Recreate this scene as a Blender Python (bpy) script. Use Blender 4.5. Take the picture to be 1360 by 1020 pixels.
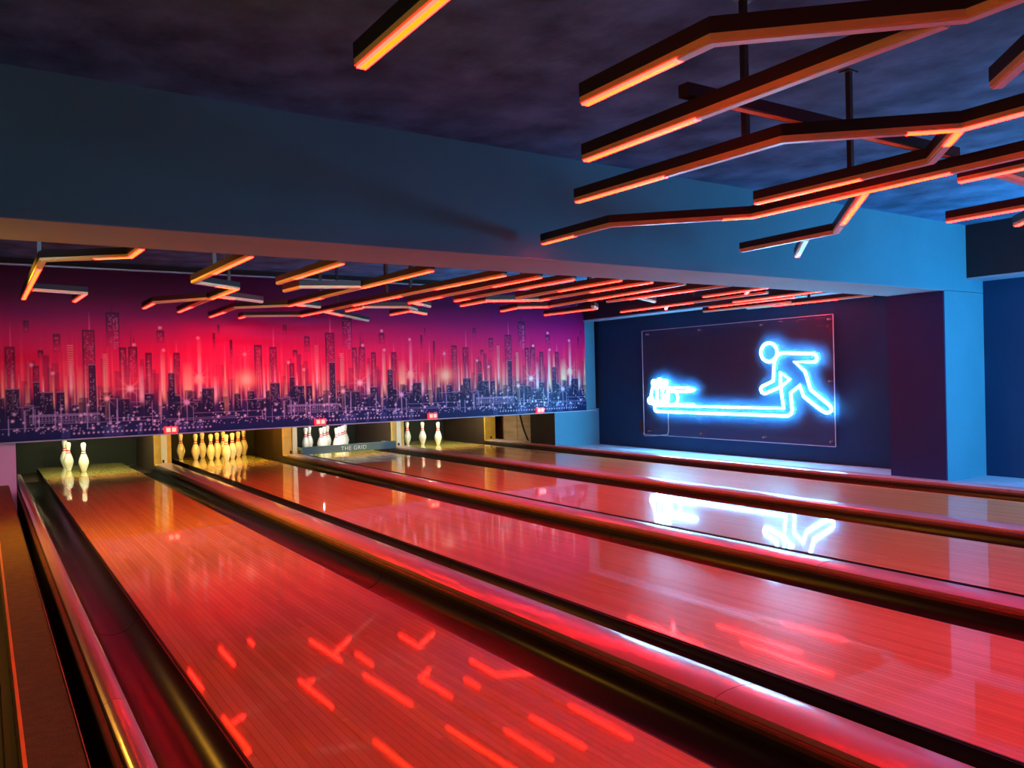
import bpy, bmesh, math, random
import numpy as np
from mathutils import Matrix, Vector

random.seed(7)
for o in list(bpy.data.objects):
    bpy.data.objects.remove(o)
scene = bpy.context.scene
COL = scene.collection
# ------------------------------------------------------------------ camera
YAW, PITCH, ROLL, FPX, CAMH = .5889, .0078, .0246, 1054.49, 1.0866
def make_camera():
    cy, sy, cp, sp, cr, sr = math.cos(YAW), math.sin(YAW), math.cos(PITCH), math.sin(PITCH), math.cos(ROLL), math.sin(ROLL)
    F = Vector((sy*cp, cy*cp, -sp)); R = Vector((cy, -sy, 0)); U = R.cross(F)
    R2 = R*cr - U*sr; U2 = U*cr + R*sr
    m = Matrix((R2, U2, -F)).transposed().to_4x4(); m.translation = (0, 0, CAMH)
    cd = bpy.data.cameras.new('camera'); cd.sensor_width = 36; cd.lens = 36*FPX/1360
    cd.clip_start = .02; cd.clip_end = 100
    c = bpy.data.objects.new('camera', cd); COL.objects.link(c); c.matrix_world = m
    scene.camera = c
make_camera()
# ------------------------------------------------------------------ world, lights, exposure
w = bpy.data.worlds.new('world'); scene.world = w; w.use_nodes = True
w.node_tree.nodes['Background'].inputs[0].default_value = (.25, .3, .5, 1)
w.node_tree.nodes['Background'].inputs[1].default_value = .02
vs = scene.view_settings
vs.view_transform = 'Standard'; vs.look = 'None'; vs.gamma = 1; vs.use_curve_mapping = False
vs.exposure = 0.0

RED_LED = 78.0
def point(name, loc, color, power, radius=.15):
    l = bpy.data.lights.new(name, 'POINT'); l.color = color; l.energy = power; l.shadow_soft_size = radius
    o = bpy.data.objects.new(name, l); COL.objects.link(o); o.location = loc; return o
def area(name, loc, target, color, power, sx, sy):
    l = bpy.data.lights.new(name, 'AREA'); l.shape = 'RECTANGLE'; l.size = sx; l.size_y = sy; l.color = color; l.energy = power
    o = bpy.data.objects.new(name, l); COL.objects.link(o); o.location = loc
    o.rotation_euler = (Vector(target)-Vector(loc)).to_track_quat('-Z', 'Y').to_euler(); return o
point('blue_lounge_lamp', (7.38, 1.55, 1.2), (.09, .50, 1.0), 310, .45)
area('added_right_lane_fill', (6.7, 1.3, 2.40), (6.5, 3.0, 0), (.85, .95, 1.0), 16, .3, .3)  # unseen fill, added to brighten the right-hand lane
point('amber_wall_lamp', (-.55, 5.2, .95), (1.0, .42, .03), 32, .12)
point('amber_wall_lamp', (-.62, .9, 1.45), (1.0, .45, .02), 18, .12)
area('amber_strip_lamp', (-.68, 6.2, 1.45), (1.2, 6.2, 0), (1.0, .42, .02), 105, .3, 4.4).data.spread = math.radians(95)
area('added_mural_fill', (2.6, 4.50, 2.36), (2.6, 9.5, .75), (.42, .66, 1.0), 9, 5.0, .06).data.spread = math.radians(44)  # unseen fill added behind the beam to lift the mural's left part
area('added_lounge_fill', (3.2, -2.2, 2.3), (3.4, 5, .3), (.5, .6, 1.0), 2.5, 3.0, .4)  # dim unseen fill added behind the camera

# ------------------------------------------------------------------ material helpers
MATS = {}
def mat(name, color, rough=.5, metal=0, coat=0, coat_rough=.05, spec=.5, bump=0, bump_scale=30, var=0, var_scale=3, emit=None, estr=0, stretch=None):
    if name in MATS: return MATS[name]
    m = bpy.data.materials.new(name); m.use_nodes = True
    nt = m.node_tree; b = nt.nodes['Principled BSDF']
    b.inputs['Base Color'].default_value = (*color, 1); b.inputs['Roughness'].default_value = rough
    b.inputs['Metallic'].default_value = metal; b.inputs['Coat Weight'].default_value = coat
    b.inputs['Coat Roughness'].default_value = coat_rough; b.inputs['Specular IOR Level'].default_value = spec
    if emit:
        b.inputs['Emission Color'].default_value = (*emit, 1); b.inputs['Emission Strength'].default_value = estr
    if bump or var:
        tc = nt.nodes.new('ShaderNodeTexCoord'); vec = tc.outputs['Object']
        if stretch:
            mp = nt.nodes.new('ShaderNodeMapping'); mp.inputs['Scale'].default_value = stretch
            nt.links.new(vec, mp.inputs[0]); vec = mp.outputs[0]
    if var:
        n = nt.nodes.new('ShaderNodeTexNoise'); n.inputs['Scale'].default_value = var_scale; n.inputs['Detail'].default_value = 6
        nt.links.new(vec, n.inputs['Vector'])
        r = nt.nodes.new('ShaderNodeValToRGB')
        r.color_ramp.elements[0].position = .3; r.color_ramp.elements[1].position = .7
        r.color_ramp.elements[0].color = (*[c*(1-var) for c in color], 1); r.color_ramp.elements[1].color = (*[min(1, c*(1+var)) for c in color], 1)
        nt.links.new(n.outputs['Fac'], r.inputs[0]); nt.links.new(r.outputs[0], b.inputs['Base Color'])
    if bump:
        n = nt.nodes.new('ShaderNodeTexNoise'); n.inputs['Scale'].default_value = bump_scale; n.inputs['Detail'].default_value = 8
        nt.links.new(vec, n.inputs['Vector'])
        bp = nt.nodes.new('ShaderNodeBump'); bp.inputs['Strength'].default_value = bump; bp.inputs['Distance'].default_value = .01
        nt.links.new(n.outputs['Fac'], bp.inputs['Height']); nt.links.new(bp.outputs[0], b.inputs['Normal'])
    MATS[name] = m; return m

M_ceil = mat('ceiling_concrete', (.065, .23, .40), .85, spec=.12, bump=.8, bump_scale=9, var=.45, var_scale=4)
M_soffit = mat('pale_plaster', (.26, .36, .42), .8, bump=.15, bump_scale=25, var=.06, var_scale=2)
M_beam = mat('blue_lit_plaster', (.065, .29, .38), .8, spec=.12, bump=.15, bump_scale=25, var=.06, var_scale=2)  # blue light on the front faces is put into this colour
M_navy = mat('navy_wall_paint', (.007, .05, .12), .55, spec=.12, bump=.1, bump_scale=60, var=.08, var_scale=2)
M_plum = mat('purple_lit_side', (.020, .045, .15), .6, spec=.12, bump=.1, bump_scale=60)  # purple light on the column side put into its colour
M_dark = mat('black_paint', (.012, .012, .015), .6, var=.1)
M_floor = mat('dark_floor', (.03, .025, .025), .6, var=.3, var_scale=6)
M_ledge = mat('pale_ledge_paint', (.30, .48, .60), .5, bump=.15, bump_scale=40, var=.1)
M_brown = mat('brown_carpet', (.11, .085, .022), .85, bump=.4, bump_scale=180, var=.2, var_scale=30)
M_gutter = mat('black_gutter_plastic', (.008, .008, .008), .30, spec=.35)
M_cap = mat('mauve_cap_plastic', (.46, .30, .34), .30, coat=.7, coat_rough=.10)
M_trim = mat('brown_wood_trim', (.11, .06, .03), .45, var=.25, var_scale=10)
M_bar = mat('black_aluminium', (.008, .007, .009), .5)
M_chan = mat('amber_lit_aluminium', (.78, .66, .30), .5, metal=.1)  # gold tint puts the amber light on the lips into the metal
M_diff = mat('frosted_diffuser', (.75, .72, .74), .35)
M_rod = mat('black_rod', (.02, .02, .025), .5)
M_led = mat('red_led', (.4, .02, .01), .4, emit=(1.0, .0046, .0028), estr=RED_LED)
M_pin = mat('white_pin_plastic', (.85, .85, .84), .22, coat=.5)
M_band = mat('red_pin_band', (.75, .03, .05), .3)
M_neon = mat('neon_tube', (.8, .9, .95), .3, emit=(.15, .60, 1.0), estr=78)
M_steel = mat('brushed_steel', (.5, .5, .52), .35, metal=.9)
M_gold = mat('yellow_laminate', (.62, .40, .07), .45, var=.15, var_scale=8)
M_white = mat('cream_panel', (.72, .72, .60), .4)
M_kick = mat('dark_kickback_board', (.035, .02, .014), .55, var=.2, var_scale=5)
M_curtain = mat('black_pit_curtain', (.007, .010, .007), .8, bump=.3, bump_scale=20)
M_deck = mat('pin_deck_laminate', (.72, .60, .14), .2, coat=1, coat_rough=.05)  # yellow of the deck lamps put into the laminate colour
M_ply = mat('brown_plywood', (.30, .19, .12), .6, var=.25, var_scale=3, stretch=(1, .4, 6))
M_sweep = mat('grey_sweep_board', (.14, .19, .20), .45)
M_letter = mat('white_lettering', (.85, .88, .85), .5)
M_lilac = mat('lilac_paint', (.62, .52, .66), .6)
M_disp = mat('red_display', (.3, .01, .01), .3, emit=(1.0, .010, .012), estr=3.5)
M_dispcell = mat('display_digit', (.3, .1, .05), .3, emit=(1.0, .30, .22), estr=2.2)
M_amberedge = mat('brass_edge_trim', (.85, .55, .12), .35, metal=.6)
M_cable = mat('black_cable', (.01, .01, .01), .5)
M_under = mat('lane_underlay', (.10, .05, .025), .6)

def wood_lane():
    m = bpy.data.materials.new('maple_lane_board'); m.use_nodes = True
    nt = m.node_tree; N = nt.nodes; L = nt.links; b = N['Principled BSDF']
    tc = N.new('ShaderNodeTexCoord'); oi = N.new('ShaderNodeObjectInfo')
    mp = N.new('ShaderNodeMapping'); mp.inputs['Scale'].default_value = (60, 1.2, 60)
    cx = N.new('ShaderNodeCombineXYZ'); ml = N.new('ShaderNodeMath'); ml.operation = 'MULTIPLY'; ml.inputs[1].default_value = 37
    L.new(oi.outputs['Random'], ml.inputs[0]); L.new(ml.outputs[0], cx.inputs[1]); L.new(cx.outputs[0], mp.inputs['Location'])
    L.new(tc.outputs['Object'], mp.inputs[0])
    n = N.new('ShaderNodeTexNoise'); n.inputs['Scale'].default_value = 1.0; n.inputs['Detail'].default_value = 5; L.new(mp.outputs[0], n.inputs['Vector'])
    # shorter tone patches along each board (board joints)
    mp2 = N.new('ShaderNodeMapping'); mp2.inputs['Scale'].default_value = (0, .75, 0); L.new(cx.outputs[0], mp2.inputs['Location']); L.new(tc.outputs['Object'], mp2.inputs[0])
    v = N.new('ShaderNodeTexVoronoi'); v.inputs['Scale'].default_value = 1.0; L.new(mp2.outputs[0], v.inputs['Vector'])
    sep = N.new('ShaderNodeSeparateColor'); L.new(v.outputs['Color'], sep.inputs[0])
    mix = N.new('ShaderNodeMath'); mix.operation = 'MULTIPLY_ADD'; mix.inputs[1].default_value = .4; L.new(sep.outputs[0], mix.inputs[0])
    m2 = N.new('ShaderNodeMath'); m2.operation = 'MULTIPLY'; m2.inputs[1].default_value = .5; L.new(n.outputs['Fac'], m2.inputs[0]); L.new(m2.outputs[0], mix.inputs[2])
    r = N.new('ShaderNodeValToRGB'); r.color_ramp.elements[0].position = .15; r.color_ramp.elements[1].position = .75
    r.color_ramp.elements[0].color = (.50, .20, .04, 1); r.color_ramp.elements[1].color = (.70, .36, .12, 1)
    L.new(mix.outputs[0], r.inputs[0]); L.new(r.outputs[0], b.inputs['Base Color'])
    b.inputs['Roughness'].default_value = .32; b.inputs['Coat Weight'].default_value = 1.0; b.inputs['Coat Roughness'].default_value = .038; b.inputs['Coat IOR'].default_value = 1.38; b.inputs['Specular IOR Level'].default_value = .08
    return m
M_wood = wood_lane()

def acrylic():
    m = bpy.data.materials.new('clear_acrylic'); m.use_nodes = True
    nt = m.node_tree; N = nt.nodes; L = nt.links
    for n in list(N): N.remove(n)
    o = N.new('ShaderNodeOutputMaterial'); t = N.new('ShaderNodeBsdfTransparent'); t.inputs[0].default_value = (.93, .95, .97, 1)
    g = N.new('ShaderNodeBsdfGlossy'); g.inputs['Roughness'].default_value = .04
    f = N.new('ShaderNodeFresnel'); f.inputs[0].default_value = 1.09; mx = N.new('ShaderNodeMixShader')
    L.new(f.outputs[0], mx.inputs[0]); L.new(t.outputs[0], mx.inputs[1]); L.new(g.outputs[0], mx.inputs[2]); d = N.new('ShaderNodeBsdfDiffuse'); d.inputs[0].default_value = (.6, .7, .8, 1); m2 = N.new('ShaderNodeMixShader'); m2.inputs[0].default_value = .018
    L.new(mx.outputs[0], m2.inputs[1]); L.new(d.outputs[0], m2.inputs[2]); L.new(m2.outputs[0], o.inputs[0])
    return m
M_acr = acrylic()
M_acredge = mat('acrylic_edge', (.45, .80, .95), .25, coat=.5)

# ------------------------------------------------------------------ mesh helpers
def bx(bm, x0, x1, y0, y1, z0, z1):
    v = [bm.verts.new(p) for p in ((x0,y0,z0),(x1,y0,z0),(x1,y1,z0),(x0,y1,z0),(x0,y0,z1),(x1,y0,z1),(x1,y1,z1),(x0,y1,z1))]
    for f in ((3,2,1,0),(4,5,6,7),(0,1,5,4),(1,2,6,5),(2,3,7,6),(3,0,4,7)): bm.faces.new([v[i] for i in f])
def link(name, me, m, parent=None, smooth=False):
    o = bpy.data.objects.new(name, me); COL.objects.link(o)
    if m and not me.materials: me.materials.append(m)
    if parent: o.parent = parent
    if smooth:
        for p in me.polygons: p.use_smooth = True
    return o
def obj(name, bm, m, parent=None, smooth=False):
    me = bpy.data.meshes.new(name); bmesh.ops.recalc_face_normals(bm, faces=bm.faces[:]); bm.to_mesh(me); bm.free()
    return link(name, me, m, parent, smooth)
def box(name, m, x0, x1, y0, y1, z0, z1, parent=None, bev=0):
    bm = bmesh.new(); bx(bm, x0, x1, y0, y1, z0, z1)
    if bev: bmesh.ops.bevel(bm, geom=bm.edges[:], offset=bev, segments=2, affect='EDGES')
    return obj(name, bm, m, parent)
def empty(name, label, cat, loc=(0,0,0), group=None):
    o = bpy.data.objects.new(name, None); COL.objects.link(o); o.location = loc; o.empty_display_size = .05
    tag(o, label, cat, group); return o
def tag(o, label, cat, group=None):
    o['label'] = label; o['category'] = cat
    if group: o['group'] = group
def struct(name, m, label, *boxes, bev=0):
    bm = bmesh.new()
    for b in boxes: bx(bm, *b)
    o = obj(name, bm, m); o['kind'] = 'structure'; o['label'] = label; return o
def extrude(name, prof, y0, y1, m, parent=None, smooth=False, closed=True):
    bm = bmesh.new()
    a = [bm.verts.new((x, y0, z)) for x, z in prof]; b = [bm.verts.new((x, y1, z)) for x, z in prof]
    n = len(prof)
    for i in range(n if closed else n-1):
        j = (i+1) % n; bm.faces.new((a[i], a[j], b[j], b[i]))
    if closed: bm.faces.new(a[::-1]); bm.faces.new(b)
    o = obj(name, bm, m, parent)
    if smooth:
        for p in o.data.polygons: p.use_smooth = len(p.vertices) == 4
        try: o.data.set_sharp_from_angle(angle=math.radians(40))
        except Exception: pass
    return o
def lathe(name, prof, m, parent=None, seg=20):
    bm = bmesh.new(); rings = []
    for r, z in prof:
        if r < 1e-5: rings.append([bm.verts.new((0, 0, z))])
        else: rings.append([bm.verts.new((r*math.cos(2*math.pi*i/seg), r*math.sin(2*math.pi*i/seg), z)) for i in range(seg)])
    for a, b in zip(rings, rings[1:]):
        for i in range(seg):
            j = (i+1) % seg
            if len(a) == 1: bm.faces.new((a[0], b[j], b[i])) if len(b) > 1 else None
            elif len(b) == 1: bm.faces.new((a[i], a[j], b[0]))
            else: bm.faces.new((a[i], a[j], b[j], b[i]))
    return obj(name, bm, m, parent, smooth=True)
def tube(name, pts, r, m, parent=None, closed=False, res=3):
    cu = bpy.data.curves.new(name, 'CURVE'); cu.dimensions = '3D'; cu.bevel_depth = r; cu.bevel_resolution = res; cu.use_fill_caps = True
    s = cu.splines.new('POLY'); s.points.add(len(pts)-1); s.use_cyclic_u = closed
    for p, q in zip(s.points, pts): p.co = (*q, 1)
    t = bpy.data.objects.new(name, cu); COL.objects.link(t)
    dg = bpy.context.evaluated_depsgraph_get(); me = bpy.data.meshes.new_from_object(t.evaluated_get(dg))
    bpy.data.objects.remove(t); bpy.data.curves.remove(cu)
    me.name = name; me.materials.clear()
    return link(name, me, m, parent, smooth=True)

# ------------------------------------------------------------------ dimensions
LX0, LW, LP = .615, 1.034, 1.732          # first lane's left edge, lane width, lane pitch
GW = .235                                 # gutter width
CEIL = 2.44; BEAMZ = 1.80; BY0, BY1 = 3.90, 4.45
MY = 9.54; MZ0, MZ1 = .558, 2.355         # mural plane
COLX = 7.45; WR = 8.0; BULKX = 7.72; BULKZ = 1.93
YN, YF = -3.0, 12.9
LEFT = -.75
# ------------------------------------------------------------------ setting
struct('floor', M_floor, 'dark sub floor beneath the bowling lanes', (LEFT-.2, 10.2, YN, 13.4, -.3, -.2))
struct('ceiling', M_ceil, 'rough dark concrete ceiling above the lanes', (LEFT-.2, 8.6, YN, 9.7, CEIL, CEIL+.15))
struct('wall_left', M_navy, 'dark wall on the left beside the lanes', (LEFT-.2, LEFT, YN, 13.4, -.2, CEIL))
struct('wall_back', M_navy, 'dark wall behind the seating area', (LEFT, 8.6, YN-.2, YN, -.3, CEIL+.15))
struct('wall_right', M_navy, 'navy painted wall carrying the neon sign', (WR, WR+.3, BY1-.2, MY+.2, -.2, CEIL))
struct('wall_right_lounge', M_navy, 'dark blue wall right of the pale column', (8.18, 8.45, YN, BY0+.05, -.2, CEIL))
struct('beam_front', M_beam, 'wide plaster beam crossing above the lanes', (LEFT, 8.4, BY0, BY1, BEAMZ+.004, CEIL))
struct('soffit_beam', M_soffit, 'pale underside of the wide beam', (LEFT, COLX, BY0, BY1, BEAMZ, BEAMZ+.004))  # own paler sheet, without the blue light painted into the front
# column: blue-lit front and purple-lit side sheet, light put into their colours
col = struct('column_right', M_beam, 'pale column at the right end of the beam', (COLX+.012, 8.4, BY0, BY1-.001, -.2, BEAMZ))
struct('wall_column_side', M_plum, 'plum side of the right column facing the lanes', (COLX, COLX+.012, BY0+.004, BY1, -.2, BEAMZ))
bm = bmesh.new(); bx(bm, BULKX, WR+.3, BY1, MY+.1, BULKZ+.015, CEIL)
o = obj('bulkhead_far', bm, M_dark); o['kind'] = 'structure'; o['label'] = 'black ceiling bulkhead above the neon sign'
o = box('soffit_far', M_ledge, BULKX, WR, BY1, MY, BULKZ, BULKZ+.015); o['kind'] = 'structure'; o['label'] = 'pale underside of the black bulkhead above the sign'  # separate pale sheet, neon light on the underside put into its colour
o = box('bulkhead_near', M_dark, 7.87, 8.2, YN, BY0, BULKZ+.005, CEIL); o['kind'] = 'structure'; o['label'] = 'black ceiling bulkhead right of the beam'
o = box('soffit_near', M_ledge, 7.87, 8.18, YN, BY0, BULKZ-.012, BULKZ+.005); o['kind'] = 'structure'; o['label'] = 'pale underside of the black bulkhead right of the beam'  # pale sheet too, blue light from below put into its colour
struct('ledge_right', M_ledge, 'pale painted ledge along the foot of the right wall', (7.31, WR, BY1, MY+.02, -.2, .02), (7.31, 8.18, YN, BY1, -.2, .015))
struct('trim_mural_top', M_steel, 'thin metal rail along the top of the mural', (LEFT, BULKX, MY-.03, MY+.02, MZ1, MZ1+.018))
struct('wall_masking', M_dark, 'black wall above the mural', (LEFT, WR, MY+.03, MY+.1, MZ1, CEIL))
struct('wall_pit_lining', M_curtain, 'dark lining above the pin decks behind the mural', (LEFT, 7.9, MY+.12, 13.2, 1.25, 1.35))
struct('wall_pit_back', M_curtain, 'black curtain wall behind the pins', (LEFT, 10, 12.95, 13.2, -.2, 1.3))
struct('wall_pit_left', M_lilac, 'lilac painted wall end under the mural at the left', (LEFT, .275, MY+.05, 10.2, -.2, MZ0))
struct('wall_pit_left_inner', M_curtain, 'dark green lining left of the first pin deck', (LEFT, .30, 10.2, 12.95, -.2, 1.25))
# pier at the right under the mural
struct('wall_pier', M_beam, 'pale blue wall pier under the right end of the mural', (7.14, WR, MY+.015, MY+.03, -.1, MZ0+.02))
struct('wall_pier_side', M_dark, 'black side of the pier under the mural', (7.142, 7.16, MY+.03, 10.2, -.1, 1.25))

# ------------------------------------------------------------------ mural print as colours on a fine grid
def paint_mural(x0, x1, z0, z1, NX, NZ):
    xs = np.linspace(x0, x1, NX); zs = np.linspace(z0, z1, NZ)
    X, Z = np.meshgrid(xs, zs)
    def ramp(stops, t):
        p = np.array([s[0] for s in stops]); c = np.array([s[1] for s in stops])
        return np.stack([np.interp(t, p, c[:, k]) for k in range(3)], -1)
    img = ramp([(.55, (.006,.02,.09)), (.75, (.010,.03,.13)), (.88, (.04,.03,.14)), (1.0, (.26,.025,.13)), (1.12, (.80,.05,.12)), (1.3, (.90,.018,.11)), (1.5, (.85,.010,.13)),
                (1.7, (.60,.008,.14)), (1.9, (.28,.006,.11)), (2.1, (.09,.005,.06)), (2.36, (.04,.004,.04))], Z)  # purple sky; top stops also darkened for the shade above the bars
    rng = np.random.RandomState(3)
    P = 2.68; base = .15
    T = (X - base) % P + base
    # fine vertical haze streaks
    s1 = np.interp((xs-base) % P, np.linspace(0, P, 420), np.convolve(rng.rand(420), np.ones(3)/3, 'same'))
    streak = np.clip((s1[None, :]-.55)*3, 0, 1)*np.exp(-((Z-1.15)/.28)**2)
    img += streak[..., None]*np.array((.28, .10, .06))
    def blend(a, col): 
        nonlocal img
        a = np.clip(a, 0, 1)[..., None]; img = img*(1-a)+np.array(col)*a
    def rmask(r, soft=0):
        x0, x1, z0, z1 = r
        return ((T >= x0) & (T <= x1) & (Z >= z0) & (Z <= z1)).astype(float)
    def windows(r, col, cw, ch, dens, a=.8):
        x0, x1, z0, z1 = r; m = rmask(r)
        ci = np.floor((T-x0)/cw).astype(int); ri = np.floor((Z-z0)/ch).astype(int)
        h = np.sin(ci*12.9898+ri*78.233+x0*37.7)*43758.5453; h = h-np.floor(h)
        fx = (T-x0)/cw-ci; fz = (Z-z0)/ch-ri
        on = (h < dens) & (fx > .2) & (fz > .3)
        blend(m*on*a, col)
    dark = (.05, .012, .06)
    for r in [(.2,.29,1.05,1.53),(.37,.42,1.67,1.8),(.49,.54,1.4,1.49),(.63,.7,1.47,1.66),(.9,1.02,.96,1.71),(1.13,1.26,1.52,1.9),(1.25,1.32,1.2,1.52),(1.34,1.43,1.2,1.53),
              (1.51,1.58,1.0,1.46),(1.63,1.71,1.57,1.71),(.44,.5,1.06,1.33),(1.8,1.87,1.08,1.46),(2.23,2.26,1.5,1.69),(2.29,2.31,1.67,1.79),(2.42,2.45,1.33,1.61),(2.70,2.79,1.0,1.55)]:
        hgt = r[3]-r[2]; fade = np.clip((Z-r[2])/(hgt*.7), .25, 1)
        edge = 1-.35*((T > r[0]+.016) & (T < r[1]-.016) & (Z < r[3]-.02))
        blend(rmask(r)*fade*edge*.86, dark)
        windows((r[0]+.012, r[1]-.012, r[2], r[3]-.03), (.75, .12, .30), .016, .022, .33, .55)
    for x, za, zb in [(.255,1.53,1.78),(.97,1.71,1.92),(1.19,1.9,2.02),(1.37,1.53,1.75),(1.40,1.53,1.66),(1.67,1.71,1.80),(2.36,1.4,1.62),(1.835,1.46,1.6),(2.94-P+base*0+0,1.2,1.21)]:
        a = np.clip((zb-Z)/(zb-za), 0, 1)*(Z >= za)*(Z <= zb)*(np.abs(T-x) < .008)
        blend(a*.75, (.95, .15, .38) if x in (.255, .97, 2.36, 1.835) else dark)
    for i in range(34):
        x = base+rng.rand()*P; wd = .02+.05*rng.rand(); top = 1.08+.38*rng.rand()**1.5
        r = (x, x+wd, .9, top); blend(rmask(r)*np.clip((Z-.9)/(top-.9), .2, 1)*.38, (.16, .01, .09))
    for i in range(70):
        x = base+rng.rand()*P; hw = .003+.006*rng.rand(); lo = .85+.15*rng.rand(); hi = lo+.15+.42*rng.rand()
        a = np.exp(-((T-x)/hw)**2)*np.clip((hi-Z)/(hi-lo), 0, 1)*np.clip((Z-lo+.1)/.1, 0, 1)
        blend(a*(.3+.45*rng.rand()), (1.0, .55+.3*rng.rand(), .30+.35*rng.rand()))
    # light columns rising out of the city
    for i, r in enumerate([(.25,.275,1.0,1.30),(.37,.395,.82,1.15),(.72,.75,.95,1.23),(.77,.80,1.1,1.43),(.85,.89,.88,1.33),(1.09,1.135,.84,1.46),(1.44,1.49,.98,1.32),(1.68,1.71,1.0,1.5),
              (1.635,1.67,.84,1.05),(.525,.54,1.05,1.23),(.61,.63,.98,1.27),(1.765,1.785,1.2,1.45),(2.06,2.10,1.0,1.64),(2.35,2.37,1.15,1.42),(2.33,2.39,.86,1.19),(1.665,1.685,1.05,1.5),(1.9,2.0,1.06,1.36),
              (2.47,2.51,.96,1.27),(2.23,2.27,.98,1.2),(.31,.325,1.0,1.25),(2.62,2.635,1.0,1.3),(2.80,2.825,.95,1.3),(.165,.19,1.0,1.3)]):
        c = (r[0]+r[1])/2; hw = (r[1]-r[0])/2
        a = np.exp(-((T-c)/(hw*1.0))**4)*np.clip((r[3]-Z)/(r[3]-r[2]), 0, 1)**.7*np.clip((Z-r[2]+.12)/.12, 0, 1)
        colr = (1.0, .78, .42) if i % 3 else (1.0, .88, .78)
        t = np.clip((Z-r[2])/(r[3]-r[2]), 0, 1)
        blend(a*.95*(1-.5*t), colr)
    for r in [(1.09,1.135,.9,1.45),(.76,.81,1.21,1.55)]:
        m = rmask(r)*(np.sin(Z*2*math.pi/.024) > 0); blend(m*.6, (.85, .45, .3))
    windows((1.20,1.245,1.50,1.85), (.8,.2,.4), .014, .02, .6, .7)
    for i in range(40):
        x = base+rng.rand()*P; wd = .03+.07*rng.rand(); top = .82+.22*rng.rand()
        blend(rmask((x, x+wd, .66, top))*np.clip((Z-.62)/.2, 0, 1)*.62, (.012, .02, .08))
    # foreground dark blocks
    for r in [(.2,.32,.7,1.1),(.49,.62,.7,1.06),(.15,.19,.7,1.01),(.95,1.02,.7,1.34),(1.49,1.59,.7,1.02),(1.26,1.34,.7,.97),(.65,.72,.7,1.06),(1.74,1.81,.7,1.24),(2.1,2.23,.7,1.06),
              (2.46,2.53,.7,.99),(2.61,2.69,.7,1.02),(2.69,2.83,.7,.92),(1.81,1.86,.7,.99),(2.0,2.08,.7,.93),(1.03,1.10,.7,.9),(.79,.85,.7,.92),(.36,.45,.7,.93),(2.28,2.34,.7,.9),(1.38,1.45,.7,.88),(.44,.5,.9,1.17)]:
        f = np.clip((Z-.62)/.2, 0, 1)
        blend(rmask(r)*f*.90, (.008, .016, .065))
        windows((r[0]+.012, r[1]-.012, r[2]+.1, r[3]-.025), (.30, .30, .48), .013, .02, .26, .6)
        blend(rmask((r[0], r[1], r[3]-.012, r[3]))*.55, (.5, .3, .5))
    # waterfront lights
    for (xa, xb, z, zz) in [(.4,1.05,.80,.825),(.7,2.5,.715,.722),(.15,.7,.69,.695),(1.7,2.8,.70,.706),(2.0,2.8,.77,.776),(1.1,1.7,.755,.76),(.3,.5,.905,.912),(1.36,1.5,.92,.927),(2.5,2.8,.905,.912)]:
        blend(rmask((xa, xb, z, zz))*.55, (.35, .42, .70))
    m = rmask((.4, 1.05, .73, .81))*((np.sin(X*2*math.pi/.03) > .3) | (np.sin(Z*2*math.pi/.022) > .5)); blend(m*.35, (.40, .45, .75))
    for i in range(22):
        x = base+rng.rand()*P; z = .62+rng.rand()*.1; ht = .05+rng.rand()*.22
        blend(rmask((x, x+.010, z, z+ht))*.5, (.5, .58, .9))
    for i in range(8):
        x = base+rng.rand()*P; blend(rmask((x, x+.06+rng.rand()*.08, .57, .68))*.35*(np.sin(T*2*math.pi/.014) > -.2), (.10, .22, .6))
    def dot(x, z, r, col, a=1.0):
        nonlocal img
        for k in range(-1, 4):
            xx = x+k*P
            i0, i1 = np.searchsorted(xs, (xx-3*r, xx+3*r)); j0, j1 = np.searchsorted(zs, (z-3*r, z+3*r))
            if i1 <= i0 or j1 <= j0: continue
            d2 = ((X[j0:j1, i0:i1]-xx)**2+(Z[j0:j1, i0:i1]-z)**2)/r**2
            al = np.clip(a*np.exp(-d2**1.5), 0, 1)[..., None]
            img[j0:j1, i0:i1] = img[j0:j1, i0:i1]*(1-al)+np.array(col)*al
    for i in range(150):
        dot(base+rng.rand()*P, .66+abs(rng.randn())*.12, .006+.010*rng.rand()**2, (.80, .88, 1.0), .6+.4*rng.rand())
    for x in np.arange(.8, 2.2, .046): dot(x, .612, .010, (.75, .75, .95), .9)
    for i in range(90): dot(base+rng.rand()*P, .63+rng.rand()*.05, .006, (.6, .68, .95), .8)
    def star(x, z, r, col):
        nonlocal img
        dot(x, z, r*.6, col, 1); 
        for k in range(-1, 4):
            xx = x+k*P; dx, dz = X-xx, Z-z
            th = np.arctan2(dz, dx); rr = np.hypot(dx, dz)
            a = np.exp(-rr/(r*.8))*(np.abs(np.cos(th*4)) ** 12)
            img = img*(1-a[..., None])+np.array(col)*a[..., None]
    star(1.35, 1.07, .06, (1, .88, .80)); star(1.12, .97, .045, (1, .75, .65)); star(1.93, .9, .05, (.7, .7, .95)); star(2.59, 1.44, .03, (1, .5, .55)); star(2.07, 1.18, .05, (1, .8, .55))
    dot(2.60, 1.14, .11, (1.0, .62, .30), .75); dot(2.60, 1.14, .055, (1.0, .88, .55), .9); dot(2.07, 1.15, .05, (1, .8, .5), .8)
    for x, z in [(.43,1.34),(.62,1.25),(1.67,1.74),(1.7,1.49),(2.07,1.63),(1.40,1.55)]: dot(x, z, .018, (1, .55, .6), .95)
    return np.clip(img, 0, 1)
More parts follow.
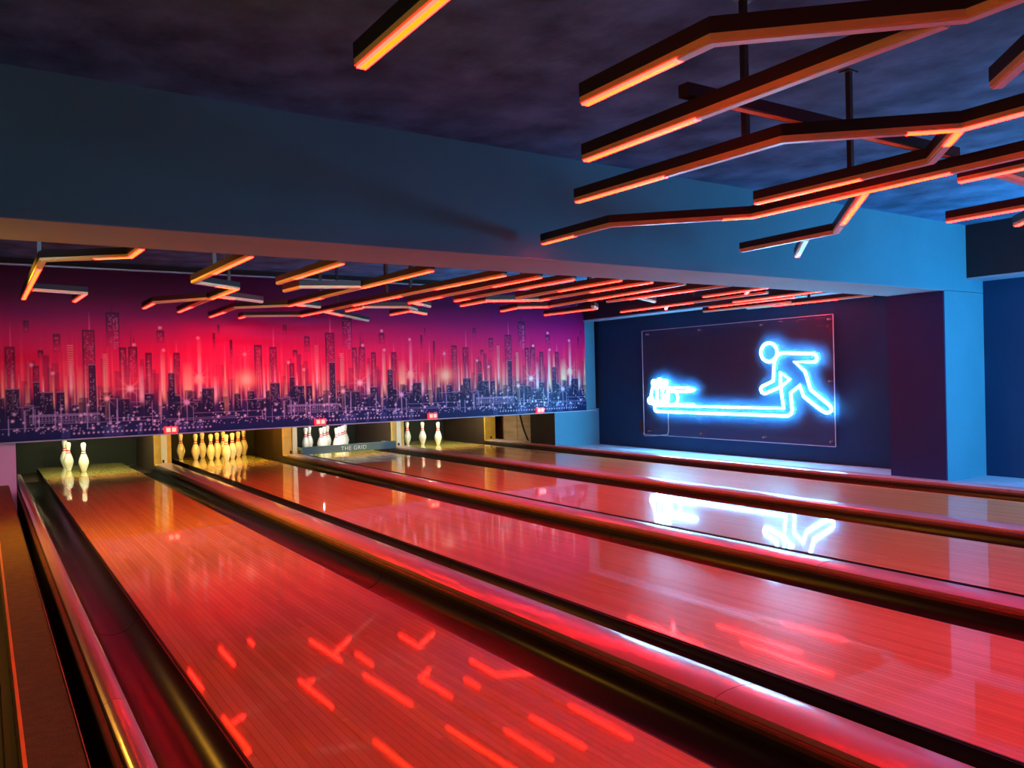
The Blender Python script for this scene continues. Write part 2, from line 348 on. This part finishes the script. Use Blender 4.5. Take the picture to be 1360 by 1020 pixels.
def build_mural():
    x0, x1 = LEFT, 7.74
    NX, NZ = 1400, 300
    img = paint_mural(x0, x1, MZ0, MZ1, NX, NZ)
    xs = np.linspace(x0, x1, NX); zs = np.linspace(MZ0, MZ1, NZ); X, Z = np.meshgrid(xs, zs)
    co = np.stack([X, np.full_like(X, MY-.002), Z], -1).reshape(-1, 3).astype(np.float32)
    idx = np.arange(NX*NZ).reshape(NZ, NX)
    q = np.stack([idx[:-1, :-1], idx[:-1, 1:], idx[1:, 1:], idx[1:, :-1]], -1).reshape(-1, 4)
    me = bpy.data.meshes.new('mural_print'); me.vertices.add(len(co)); me.vertices.foreach_set('co', co.ravel())
    me.loops.add(q.size); me.loops.foreach_set('vertex_index', q.ravel().astype(np.int32))
    me.polygons.add(len(q)); me.polygons.foreach_set('loop_start', np.arange(0, q.size, 4, dtype=np.int32))
    me.update(calc_edges=True)
    ca = me.color_attributes.new('print', 'FLOAT_COLOR', 'POINT')
    ca.data.foreach_set('color', np.concatenate([img.reshape(-1, 3), np.ones((NX*NZ, 1))], 1).astype(np.float32).ravel())
    m = bpy.data.materials.new('printed_mural_vinyl'); m.use_nodes = True; b = m.node_tree.nodes['Principled BSDF']
    a = m.node_tree.nodes.new('ShaderNodeAttribute'); a.attribute_name = 'print'
    m.node_tree.links.new(a.outputs['Color'], b.inputs['Base Color']); b.inputs['Roughness'].default_value = .40; b.inputs['Specular IOR Level'].default_value = .12
    root = empty('city_mural', 'wide printed mural of a night city skyline under a crimson sky', 'mural', (0, 0, 0))
    link('mural_print', me, m, root)
    box('backing_board', M_beam, LEFT, 7.93, MY, MY+.02, MZ0, MZ1, root)
    box('bottom_edge_trim', M_ledge, LEFT, 7.93, MY-.012, MY, MZ0-.012, MZ0, root)
build_mural()

# ------------------------------------------------------------------ lanes
LANES = ['glowing orange-red bowling lane nearest the left ledge', 'wide crimson bowling lane leading to the full yellow rack of pins',
         'pink-red bowling lane leading to the lowered sweep board', 'pale beige bowling lane furthest right beneath the neon sign']
LY0, LY1 = -2.6, 11.15
NB = 39; BW = LW/NB
bm = bmesh.new(); bx(bm, .0004, BW-.0004, LY0, LY1, -.03, 0)
me_board = bpy.data.meshes.new('board'); bmesh.ops.recalc_face_normals(bm, faces=bm.faces[:]); bm.to_mesh(me_board); bm.free(); me_board.materials.append(M_wood)
def gutter_profile(xa, xb, zt):
    n = 14; c = (xa+xb)/2; r = (xb-xa)/2
    inner = [(c-(r-.006)*math.cos(math.pi*i/n), zt-.8*(r-.006)*math.sin(math.pi*i/n)) for i in range(n+1)]
    outer = [(c+r*math.cos(math.pi*i/n), zt-.004-.85*r*math.sin(math.pi*i/n)) for i in range(n+1)]
    return inner+[(xb, zt)]+outer[1:-1]+[(xa, zt)]
for k in range(4):
    xl = LX0+k*LP
    lane = empty('bowling_lane', LANES[k], 'bowling lane', (xl, 0, 0), 'bowling lanes')
    for i in range(NB):
        b = bpy.data.objects.new('board', me_board); COL.objects.link(b); b.parent = lane; b.location = (i*BW, 0, 0)
    box('lane_bed', M_under, 0, LW, LY0, 12.7, -.19, -.031, lane)
    box('pin_deck', M_deck, 0, LW, LY1+.004, 12.75, -.03, 0, lane)
    box('lane_edge', M_dark, -.006, -.0005, LY0, 12.75, -.15, -.001, lane); box('lane_edge', M_dark, LW+.0005, LW+.006, LY0, 12.75, -.15, -.001, lane)
    for xa in (-GW, LW+.006):
        for ya, yb in ((LY0, .6), (.605, 4.2), (4.205, 7.8), (7.805, 11.5)):
            extrude('gutter', gutter_profile(xa+.002, xa+GW-.008, -.004), ya, yb, M_gutter, lane, True)
        box('gutter', M_kick, xa+.002, xa+GW-.008, 11.505, 12.75, -.09, -.06, lane)

# dividers between the lanes, capped
def divider(x0, x1, label, joints, mcap=M_cap):
    root = empty('lane_divider', label, 'lane divider', (0, 0, 0), 'lane dividers')
    box('divider_core', M_dark, x0+.004, x1-.004, LY0, 11.5, -.19, .028, root)
    extrude('wood_trim', [(x0, .014), (x0+.02, .014), (x0+.02, .036), (x0+.006, .036), (x0, .030)], LY0, 11.35, M_trim, root)
    extrude('wood_trim', [(x1-.02, .014), (x1, .014), (x1, .030), (x1-.006, .036), (x1-.02, .036)], LY0, 11.35, M_trim, root)
    a, b = x0+.026, x1-.005; n = 12
    top = [(a+(b-a)*i/n, .048+.016*math.sin(math.pi*(.04+.92*i/n))**.7) for i in range(n+1)]
    prof = [(a, .030)]+top+[(b, .030)]
    ys = [LY0]+joints+[11.35]
    for ya, yb in zip(ys, ys[1:]):
        extrude('cap', prof, ya+.002, yb-.002, mcap, root, True)
R0 = LX0-GW
divider(R0-.10, R0-.002, 'narrow mauve rail along the left gutter of the first lane', [2.9, 7.1])
DL = ['wide pink-lit divider cap between the orange lane and the crimson lane', 'dark divider between the crimson lane and the pink lane', 'dark divider between the pink lane and the pale lane']
for k in range(3):
    xa = LX0+k*LP+LW+GW+.006; xb = LX0+(k+1)*LP-GW
    divider(xa, xb, DL[k], [[1.75, 6.1], [2.6, 7.0], [1.2, 5.4]][k])
divider(LX0+3*LP+LW+GW+.006, LX0+3*LP+LW+GW+.2, 'dark divider along the far right lane beside the pale ledge', [3.2, 7.2])

# left ledge
lg = empty('side_ledge', 'brown carpeted ledge with a brass edge along the left side', 'ledge', (0, 0, 0))
box('ledge_top', M_brown, .058, .205, LY0, MY+.03, .03, .12, lg, .004)
box('ledge_core', M_dark, .03, .20, LY0, MY+.03, -.2, .03, lg)
box('edge_trim', M_amberedge, .064, .074, LY0, MY, .1205, .124, lg)
box('edge_trim', M_steel, .2055, .2075, LY0, MY, .11, .121, lg)

# ------------------------------------------------------------------ pins
PROF = [(0,0),(.0235,0),(.0285,.008),(.035,.03),(.045,.06),(.0545,.09),(.0600,.112),(.0607,.125),(.0585,.145),(.0525,.170),(.0435,.195),(.0345,.218),(.0272,.238),(.0240,.254),(.0228,.270),
        (.0236,.290),(.0262,.310),(.0300,.328),(.0323,.345),(.0318,.358),(.0280,.370),(.0205,.377),(.0100,.3805),(0,.381)]
def ring(z0, z1):
    zs = [p[1] for p in PROF]; rs = [p[0] for p in PROF]
    pts = [(float(np.interp(z, zs, rs))+.0007, z) for z in np.linspace(z0, z1, 4)]
    return [(pts[0][0]-.002, z0)]+pts+[(pts[-1][0]-.002, z1)]
def make_pin():
    r = empty('bowling_pin', 'pin', 'bowling pin')
    lathe('pin_body', PROF, M_pin, r, 22); lathe('neck_band', ring(.232, .247), M_band, r, 22); lathe('neck_band', ring(.262, .277), M_band, r, 22)
    return r
proto = make_pin(); used = [False]
def place_pin(x, y, label, group):
    if not used[0]: used[0] = True; o = proto
    else:
        o = proto.copy(); COL.objects.link(o)
        for c in proto.children:
            d = c.copy(); COL.objects.link(d); d.parent = o
    o.location = (x, y, .0005); o['label'] = label; o['category'] = 'bowling pin'; o['group'] = group
OFF = {1:(0,0),2:(-1,1),3:(1,1),4:(-2,2),5:(0,2),6:(2,2),7:(-3,3),8:(-1,3),9:(1,3),10:(3,3)}
def spot(lane, n, dx=0, dy=0):
    a, b = OFF[n]; return LX0+LW/2+lane*LP+a*.1525+dx, 11.70+b*.264+dy
for n, lab in ((1, 'white pin standing alone, rightmost of the three on the left lane'), (2, 'white pin in front of another on the left lane'), (8, 'white pin half hidden behind its neighbour on the left lane')):
    place_pin(*spot(0, n, -.05), lab, 'pins left standing on the left lane')
ROWS = {1:'front pin of the full yellow-lit rack',2:'left pin in the second row of the yellow-lit rack',3:'right pin in the second row of the yellow-lit rack',4:'left pin in the third row of the yellow-lit rack',
        5:'middle pin in the third row of the yellow-lit rack',6:'right pin in the third row of the yellow-lit rack',7:'leftmost pin in the back row of the yellow-lit rack',8:'second pin from left in the back row of the yellow-lit rack',
        9:'third pin from left in the back row of the yellow-lit rack',10:'rightmost pin in the back row of the yellow-lit rack'}
for n in range(1, 11): place_pin(*spot(1, n, .02), ROWS[n], 'full rack of ten pins')
R3 = {1:'front white pin behind the lettered sweep board',2:'left second-row pin behind the sweep board',3:'right second-row pin behind the sweep board',4:'leftmost pin behind the sweep board',5:'middle pin behind the sweep board',
      6:'right third-row pin behind the sweep board',8:'left back-row pin behind the sweep board',9:'middle back-row pin behind the sweep board',10:'rightmost back-row pin behind the sweep board'}
for n in R3: place_pin(*spot(2, n, -.06), R3[n], 'pins behind the sweep board')
for n, lab in ((1, 'rightmost of the three white pins on the pale right lane'), (2, 'middle one of the three white pins on the pale right lane'), (4, 'leftmost of the three white pins on the pale right lane')):
    place_pin(*spot(3, n, -.02), lab, 'pins left standing on the right lane')

# ------------------------------------------------------------------ kickbacks between the pin decks
KL = ['yellow and cream divider wall left of the full pin rack', 'yellow divider wall between the full rack and the sweep board', 'yellow and cream divider wall right of the sweep board', 'yellow divider wall right of the rightmost pins']
KX = [(1.894, 2.110), (3.626, 3.842), (5.358, 5.574), (7.090, 7.30)]
for k, (a, b) in enumerate(KX):
    r = empty('kickback', KL[k], 'divider wall', (0, 0, 0), 'divider walls between the pin decks')
    box('side_panel', M_kick, a, b, 11.505, 12.93, -.15, 1.2, r)
    wd = b-a
    cuts = [(0, .40, M_gold), (.40, .74, M_white), (.74, 1, M_gold)] if k in (0, 2) else [(0, .62, M_gold), (.66, .98, M_white)] if k == 1 else [(0, 1, M_gold)]
    for c0, c1, m in cuts:
        box('front_panel', m, a+wd*c0+.001, a+wd*c1-.001, 11.475 if m is M_gold else 11.465, 11.504, .047, 1.2, r)
    box('front_foot', M_gold, a+.004, b-.004, 11.36, 11.504, .0285, .046, r)
    box('latch', M_dark, a+wd*.45, a+wd*.55, 11.44, 11.464, .06, .10, r)
# plywood side wall right of the last pin deck, with a hanging cable
pw = empty('plywood_side_wall', 'brown plywood service wall right of the last pin deck', 'side wall', (0, 0, 0))
for i, (ya, yb) in enumerate(((10.25, 10.62), (10.63, 11.1), (11.11, 11.55), (11.56, 12.9))):
    box('plywood_panel', M_ply, 7.5, 7.52, ya, yb, -.1, 1.2, pw)
tag(tube('hanging_cable', [(7.485, 11.02-.25*t+.05*math.sin(t*3), .60-.55*t) for t in np.linspace(0, 1, 12)], .012, M_cable), 'black cable hanging in front of the brown plywood wall', 'cable')

# sweep board
sw = empty('sweep_board', 'lowered grey sweep board with white lettering in front of pins', 'sweep board', (3.85, 11.30, 0))
box('board_panel', M_sweep, 0, 1.50, 0, .03, .035, .150, sw, .006)
for x in (0.01, 1.45): box('sweep_arm', M_sweep, x, x+.04, .03, .45, .09, .13, sw, .004)
tc = bpy.data.curves.new('lettering', 'FONT'); tc.body = 'THE GRID'; tc.size = .085; tc.extrude = .001; tc.align_x = 'CENTER'; tc.space_character = 1.1
to = bpy.data.objects.new('lettering', tc); COL.objects.link(to)
me = bpy.data.meshes.new_from_object(to.evaluated_get(bpy.context.evaluated_depsgraph_get())); bpy.data.objects.remove(to)
me.transform(Matrix.Rotation(math.pi/2, 4, 'X')); me.materials.clear()
t = link('lettering', me, M_letter, sw); t.location = (.80, -.0016, .062); t['label'] = 'white lettering THE GRID'

# pin deck lamps (hidden behind the mural)
LAMPC = [(1.0, .95, .50), (1.0, .52, .06), (1.0, .95, .80), (1.0, .92, .60)]
for k in range(4):
    xl = LX0+k*LP
    r = empty('pin_deck_lamp', ['greenish','amber','white','pale yellow'][k]+' tube lamp above pin deck '+['of the left lane','of the full rack','behind the sweep board','of the right lane'][k], 'lamp', (0,0,0), 'pin deck lamps')
    box('lamp_housing', M_steel, xl+.05, xl+LW-.05, 11.20, 11.36, .78, .80, r)
    box('added_tube_shield', M_white, xl+.05, xl+LW-.05, 11.19, 11.20, .66, .80, r)  # added to keep the tube out of the lane reflections
    for xx in (xl+.2, xl+LW-.2): box('lamp_hanger', M_steel, xx-.01, xx+.01, 11.27, 11.29, .80, 1.25, r)
    mm = mat('deck_tube_%d' % k, (.8,.8,.7), .3, emit=LAMPC[k], estr=[88, 115, 88, 100][k])
    tube('lamp_tube', [(xl+.08, 11.28, .745), (xl+LW-.08, 11.28, .745)], .03, mm, r, res=1)

# lane number displays on the mural's lower edge
for x, lab in ((1.75, 'red number display above the left yellow divider'), (3.48, 'red number display above the pins behind the sweep board'), (5.05, 'red number display above the rightmost lane of pins'), (6.84, 'small red number display near the mural right end')):
    r = empty('number_display', lab, 'display', (x, MY-.02, .60), 'lane number displays')
    box('housing', M_disp, -.07, .07, -.025, .01, -.035, .035, r, .006)
    for dx in (-.03, .03): box('digit', M_dispcell, dx-.022, dx+.022, -.030, -.0255, -.024, .024, r)

# ------------------------------------------------------------------ neon sign
sg = empty('neon_sign', 'white neon sign of a bowler and pins on a clear panel', 'neon sign', (WR, 0, 0))
SY0, SY1, SZ0, SZ1 = 5.40, 8.49, .225, 1.71
box('acrylic_panel', M_acr, -.050, -.044, SY0, SY1, SZ0, SZ1, sg)
for (a, b, c, d) in ((SY0-.007, SY0, SZ0, SZ1), (SY1, SY1+.007, SZ0, SZ1), (SY0, SY1, SZ0-.005, SZ0), (SY0, SY1, SZ1, SZ1+.005)):
    box('panel_edge', M_acredge, -.051, -.043, a, b, c, d, sg)
for y, z in [(8.40,1.66),(7.40,1.66),(6.39,1.66),(5.46,1.66),(5.46,.96),(5.46,.275),(6.39,.28),(7.40,.28),(8.40,.275)]:
    bm = bmesh.new(); bmesh.ops.create_cone(bm, cap_ends=True, segments=12, radius1=.011, radius2=.011, depth=.055, matrix=Matrix.Translation((-.028, y, z)) @ Matrix.Rotation(math.pi/2, 4, 'Y'))
    obj('standoff', bm, M_steel, sg)
XT = -.075; sc = (WR-.075)/7.9
def np_(l): return [(XT, y*sc, CAMH+(z-CAMH)*sc) for y, z in l]
TR = .0155
body = [(6.114,1.274),(6.051,1.302),(5.625,1.277),(5.590,1.262),(5.576,1.23),(5.585,1.198),(5.612,1.181),(5.879,1.194),(5.737,1.078),(5.667,.865),(5.453,.711),(5.410,.672),(5.405,.638),(5.432,.610),(5.476,.605),(5.557,.646),(5.765,.791),(5.812,.916),(5.94,.828),(5.921,.63),(5.94,.58),(5.992,.556),(8.18,.562),(8.209,.580),(8.213,.652)]
arm = [(6.128,1.259),(6.164,1.202),(6.186,.972),(6.351,.907),(6.376,.872),(6.353,.830),(6.306,.821),(6.085,.898),(5.951,.988),(6.08,1.07),(6.084,.933),(6.046,.643),(8.174,.648)]
tube('neon_tube', np_(body), TR, M_neon, sg)
tube('neon_tube', [(p[0]+.004, p[1], p[2]) for p in np_(arm)], TR, M_neon, sg)
tube('neon_tube', np_([(6.236+.118*math.cos(a), 1.317+.112*math.sin(a)) for a in np.linspace(0, 2*math.pi, 32, endpoint=False)]), TR, M_neon, sg, closed=True)
def pinpath(y, z0, h, w):
    pr = [(.35,0),(.5,.10),(.9,.28),(1.0,.40),(.75,.58),(.42,.72),(.38,.80),(.55,.90),(.42,.98),(0,1.0)]
    return [(y+w*a, z0+h*b) for a, b in pr]+[(y-w*a, z0+h*b) for a, b in pr[-2::-1]]
for y, z0, h in ((8.215, .66, .34), (8.105, .66, .36), (7.995, .66, .34)): tube('neon_tube', np_(pinpath(y, z0, h, .062)), TR, M_neon, sg, closed=True)
tube('neon_tube', np_([(7.873+.115*math.cos(a), .757+.10*math.sin(a)) for a in np.linspace(0, 2*math.pi, 24, endpoint=False)]), TR, M_neon, sg, closed=True)
tube('neon_tube', np_([(8.290+.045*math.cos(a), .715+.04*math.sin(a)) for a in np.linspace(0, 2*math.pi, 14, endpoint=False)]), TR, M_neon, sg, closed=True)
tube('neon_tube', np_([(7.94,.897),(7.60,.893),(7.50,.882),(7.45,.866),(7.50,.852),(7.60,.842),(7.94,.845)]), TR, M_neon, sg)
tube('neon_tube', np_([(7.97,.667),(7.47,.668)]), TR, M_neon, sg)
box('power_box', M_dark, -.04, -.001, 8.53, 8.60, .24, .42, sg, .004)
tube('power_lead', [(-.02, 8.55, .25), (-.03, 8.50, .20), (-.03, 8.38, .205), (-.05, 8.20, .22), (-.05, 8.02, .24), (-.05, 8.0, .30), (-.05, 8.0, .56)], .006, M_steel, sg)

# ------------------------------------------------------------------ zigzag light bars
HW = .021
def seg_prism(p0, p1, o0, o1, hw, z0, z1):
    bm = bmesh.new()
    q = [(p0[0]+o0[0]*hw, p0[1]+o0[1]*hw), (p1[0]+o1[0]*hw, p1[1]+o1[1]*hw), (p1[0]-o1[0]*hw, p1[1]-o1[1]*hw), (p0[0]-o0[0]*hw, p0[1]-o0[1]*hw)]
    a = [bm.verts.new((x, y, z0)) for x, y in q]; b = [bm.verts.new((x, y, z1)) for x, y in q]
    bm.faces.new(a[::-1]); bm.faces.new(b)
    for i in range(4): bm.faces.new((a[i], a[(i+1) % 4], b[(i+1) % 4], b[i]))
    return bm
M_core = mat('led_glare_yellow', (.4, .2, .02), .4, emit=(1.0, .42, .004), estr=1.3)  # overexposed yellow centre of the red strips, painted as an extra strip
def path_bars(root, pts, lit, z, hot=0):
    n = len(pts); P = [Vector(p) for p in pts]
    D = [(P[i+1]-P[i]).normalized() for i in range(n-1)]; Nn = [Vector((-d.y, d.x)) for d in D]
    O = []
    for i in range(n):
        if i == 0: O.append(Nn[0])
        elif i == n-1: O.append(Nn[-1])
        else:
            m = (Nn[i-1]+Nn[i]).normalized(); O.append(m/max(.35, m.dot(Nn[i])))
    for i in range(n-1):
        hb = obj('bar', seg_prism(P[i], P[i+1], O[i], O[i+1], HW, z+.020, z+.060), M_bar, root)
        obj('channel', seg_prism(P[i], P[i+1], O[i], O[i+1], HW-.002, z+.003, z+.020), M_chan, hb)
        iv = lit[i] if i < len(lit) else []
        cuts = []; cur = 0.0
        for a, b in iv:
            if a > cur: cuts.append((cur, a, False))
            cuts.append((a, b, True)); cur = b
        if cur < 1: cuts.append((cur, 1, False))
        for a, b, on in cuts:
            pa = P[i].lerp(P[i+1], a); pb = P[i].lerp(P[i+1], b)
            oa = O[i] if a == 0 else Nn[i]; ob = O[i+1] if b == 1 else Nn[i]
            if on and hot and pb.y > 1.0 and (pa.y+pb.y)/2 < hot: obj('led_glare', seg_prism(pa.lerp(pb, .02), pb.lerp(pa, .04), Nn[i], Nn[i], .0062, z-.0032, z-.002), M_core, hb)
            obj('led_strip' if on else 'diffuser', seg_prism(pa, pb, oa, ob, .0125, z-.002, z+.003), M_led if on else M_diff, hb)
def fixture(label, paths, rods, z, hot=0):
    c = paths[0][0][0]
    root = empty('zigzag_light', label, 'ceiling light', (0, 0, 0), 'zigzag ceiling lights')
    for i, (pts, lit) in enumerate(paths): path_bars(root, pts, lit, z-.0012*i, hot)
    for x, y in rods:
        box('hanging_rod', M_rod, x-.011, x+.011, y-.011, y+.011, z+.06, CEIL, root)
        box('ceiling_plate', M_rod, x-.035, x+.035, y-.025, y+.025, CEIL-.006, CEIL, root)
    return root
Zn, Zf = 1.88, 1.84
A = [(0, 1)]
big = fixture('large zigzag red light hanging in front of the blue beam', [
    ([(1.49,1.81),(1.49,1.32),(1.90,.93),(1.90,-1.6)], [[(0,.78)], [], [(.3,1)]]),
    ([(1.875,2.28),(1.885,.97)], [[(0,.42)]]),
    ([(2.28,2.84),(2.33,1.76),(2.75,1.37),(2.75,-1.6)], [[(0,.5)], [(.7,1)], A]),
    ([(2.765,1.385),(3.08,1.65),(3.06,2.47)], [[(0,.4)], [(.35,1)]]),
    ([(2.80,3.82),(2.80,3.21),(3.31,2.70),(3.31,-1.6)], [[(0,.5)], [(.8,1)], [(0,.235),(.55,1)]]),
    ([(3.335,2.085),(4.13,2.77),(4.17,3.49)], [[(0,.72)], []]),
    ([(4.17,3.0),(4.72,3.47)], [[(.93,1)]]),
    ([(2.41,1.10),(1.925,.62)], [[]]),
    ], [(2.33,1.92), (3.31,2.14)], Zn, 4)
obj('cross_bar', seg_prism(Vector((1.82,1.735)), Vector((3.34,1.69)), Vector((0,1)), Vector((0,1)), .02, Zn+.061, Zn+.10), M_bar, big)
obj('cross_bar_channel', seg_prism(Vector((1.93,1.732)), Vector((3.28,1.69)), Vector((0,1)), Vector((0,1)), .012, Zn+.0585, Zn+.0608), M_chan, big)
fixture('short red light bar with side arm at the right edge', [([(3.53,1.77),(3.53,-1.6)], [A]), ([(3.56,1.63),(4.25,1.66)], [[]])], [(3.53, .9)], Zn)
fixture('red light bar below the others at the right edge', [([(4.43,2.29),(4.43,-1.6)], [A]), ([(4.93,2.16),(4.45,1.70)], [[(0,.8)]])], [(4.43, 1.2)], Zn)
fixture('single glowing red bar at the top left of the ceiling', [([(.82,1.88),(.82,-1.6)], [[(0,.131),(.35,1)]])], [(.82, .8)], Zn, 4)
FAR = [
 ('amber angled light at the far left above the mural', [([(.31,7.78),(.32,5.42),(.74,5.08),(.75,4.75)], [[(0,.85)], [(.6,1)], A]), ([(.345,7.07),(.71,7.20),(.69,7.85)], [[], A])], [(.32, 5.75)]),
 ('zigzag light with pale crossing arms left of the mural centre', [([(1.35,4.77),(1.32,6.17),(1.71,6.46),(1.70,7.26),(1.70,8.66)], [[(0,.6)], [(.5,1)], A, [(.55,1)]]), ([(1.675,7.29),(1.32,7.78),(1.32,8.33)], [[], A]), ([(1.725,7.07),(2.18,7.41)], [[(0,.3)]])], [(1.335, 5.6), (1.71, 6.7)]),
 ('short straight red light close behind the beam', [([(1.90,6.02),(1.94,4.82)], [[(.3,1)]])], [(1.93, 5.2)]),
 ('long bent light with a yellowish arm behind the beam', [([(2.13,9.18),(2.12,8.07),(2.53,7.69),(2.63,4.9)], [[(0,.6)], [], [(0,.3),(.6,1)]]), ([(2.10,6.49),(2.13,6.17),(2.565,6.0)], [[], []]), ([(2.56,7.55),(2.86,7.75)], [[(0,.3)]])], [(2.56, 6.9), (2.62, 5.2)]),
 ('long zigzag light with pale slanted arms before the mural centre', [([(2.47,9.26),(2.47,9.05),(3.03,8.80),(3.24,4.91)], [A, [], [(0,.22),(.35,.6),(.75,1)]]), ([(3.09,8.21),(3.84,9.05)], [[(0,.45)]]), ([(3.72,8.95),(4.05,9.28)], [[]])], [(3.09, 7.85), (3.14, 6.75), (3.16, 6.3)]),
 ('small hooked light low before the mural centre', [([(3.28,8.07),(3.28,7.61),(3.72,7.49),(3.95,7.75)], [A, [], []]), ([(3.93,8.35),(3.92,7.85),(4.28,8.16)], [A, A])], [(3.5, 7.55)]),
 ('straight red light with a short pale arm beside the long zigzag', [([(3.52,7.05),(3.56,4.9)], [[(0,.3),(.7,1)]]), ([(3.55,7.02),(3.9,7.35)], [[(0,.4)]])], [(3.55, 5.6)]),
 ('straight red light left of the bent pink light', [([(3.85,6.72),(3.88,4.9)], [[(0,.15),(.6,1)]])], [(3.87, 5.6)]),
 ('bent pink-red light above the right half of the mural', [([(4.16,7.14),(4.15,6.62),(4.62,6.38),(4.62,4.8)], [A, A, [(0,.1),(.5,1)]])], [(4.62, 5.6)]),
 ('straight light tucked beside the bent pink-red light', [([(4.29,6.3),(4.28,4.8)], [[(.45,1)]])], [(4.28, 5.2)]),
 ('bent red light above the magenta end of the mural', [([(4.93,7.56),(4.87,7.13),(5.15,6.95),(5.0,4.8)], [A, A, [(.35,.8)]])], [(5.07, 5.9)]),
 ('hooked red light with a pale end near the black bulkhead', [([(5.76,7.86),(5.82,6.95),(5.6,6.75)], [A, []])], [(5.8, 7.3)]),
 ('straight red light with a pale side arm near the bulkhead', [([(5.41,6.28),(5.46,4.7)], [[(.2,.75)]]), ([(5.45,5.85),(5.9,6.1)], [[]])], [(5.45, 5.4)]),
 ('long red light with a stub left of the neon sign', [([(6.42,7.21),(6.33,5.0)], [[(0,.55)]]), ([(6.42,6.45),(6.68,6.72)], [A])], [(6.37, 6.0)]),
 ('short red light with a stub above the neon sign', [([(6.0,5.51),(5.94,4.65)], [A]), ([(5.99,4.95),(6.2,5.15)], [A])], [(5.96, 4.9)]),
 ('straight red light above the middle of the neon sign', [([(6.78,5.8),(6.73,4.65)], [A])], [(6.75, 5.2)]),
 ('red light bar close to the bulkhead above the sign', [([(7.02,6.35),(7.0,5.2)], [A])], [(7.01, 5.8)]),
 ('unlit grey light bar beside the bulkhead above the sign', [([(7.48,6.87),(7.48,5.6)], [[]])], [(7.48, 6.2)]),
 ('rightmost thin red light bar above the sign', [([(7.66,6.35),(7.68,4.75)], [[(.25,.75)]])], [(7.67, 5.5)]),
]
for i, (lab, paths, rods) in enumerate(FAR): fixture(lab, paths, rods, Zf, 6.9 if i < 5 else 0)
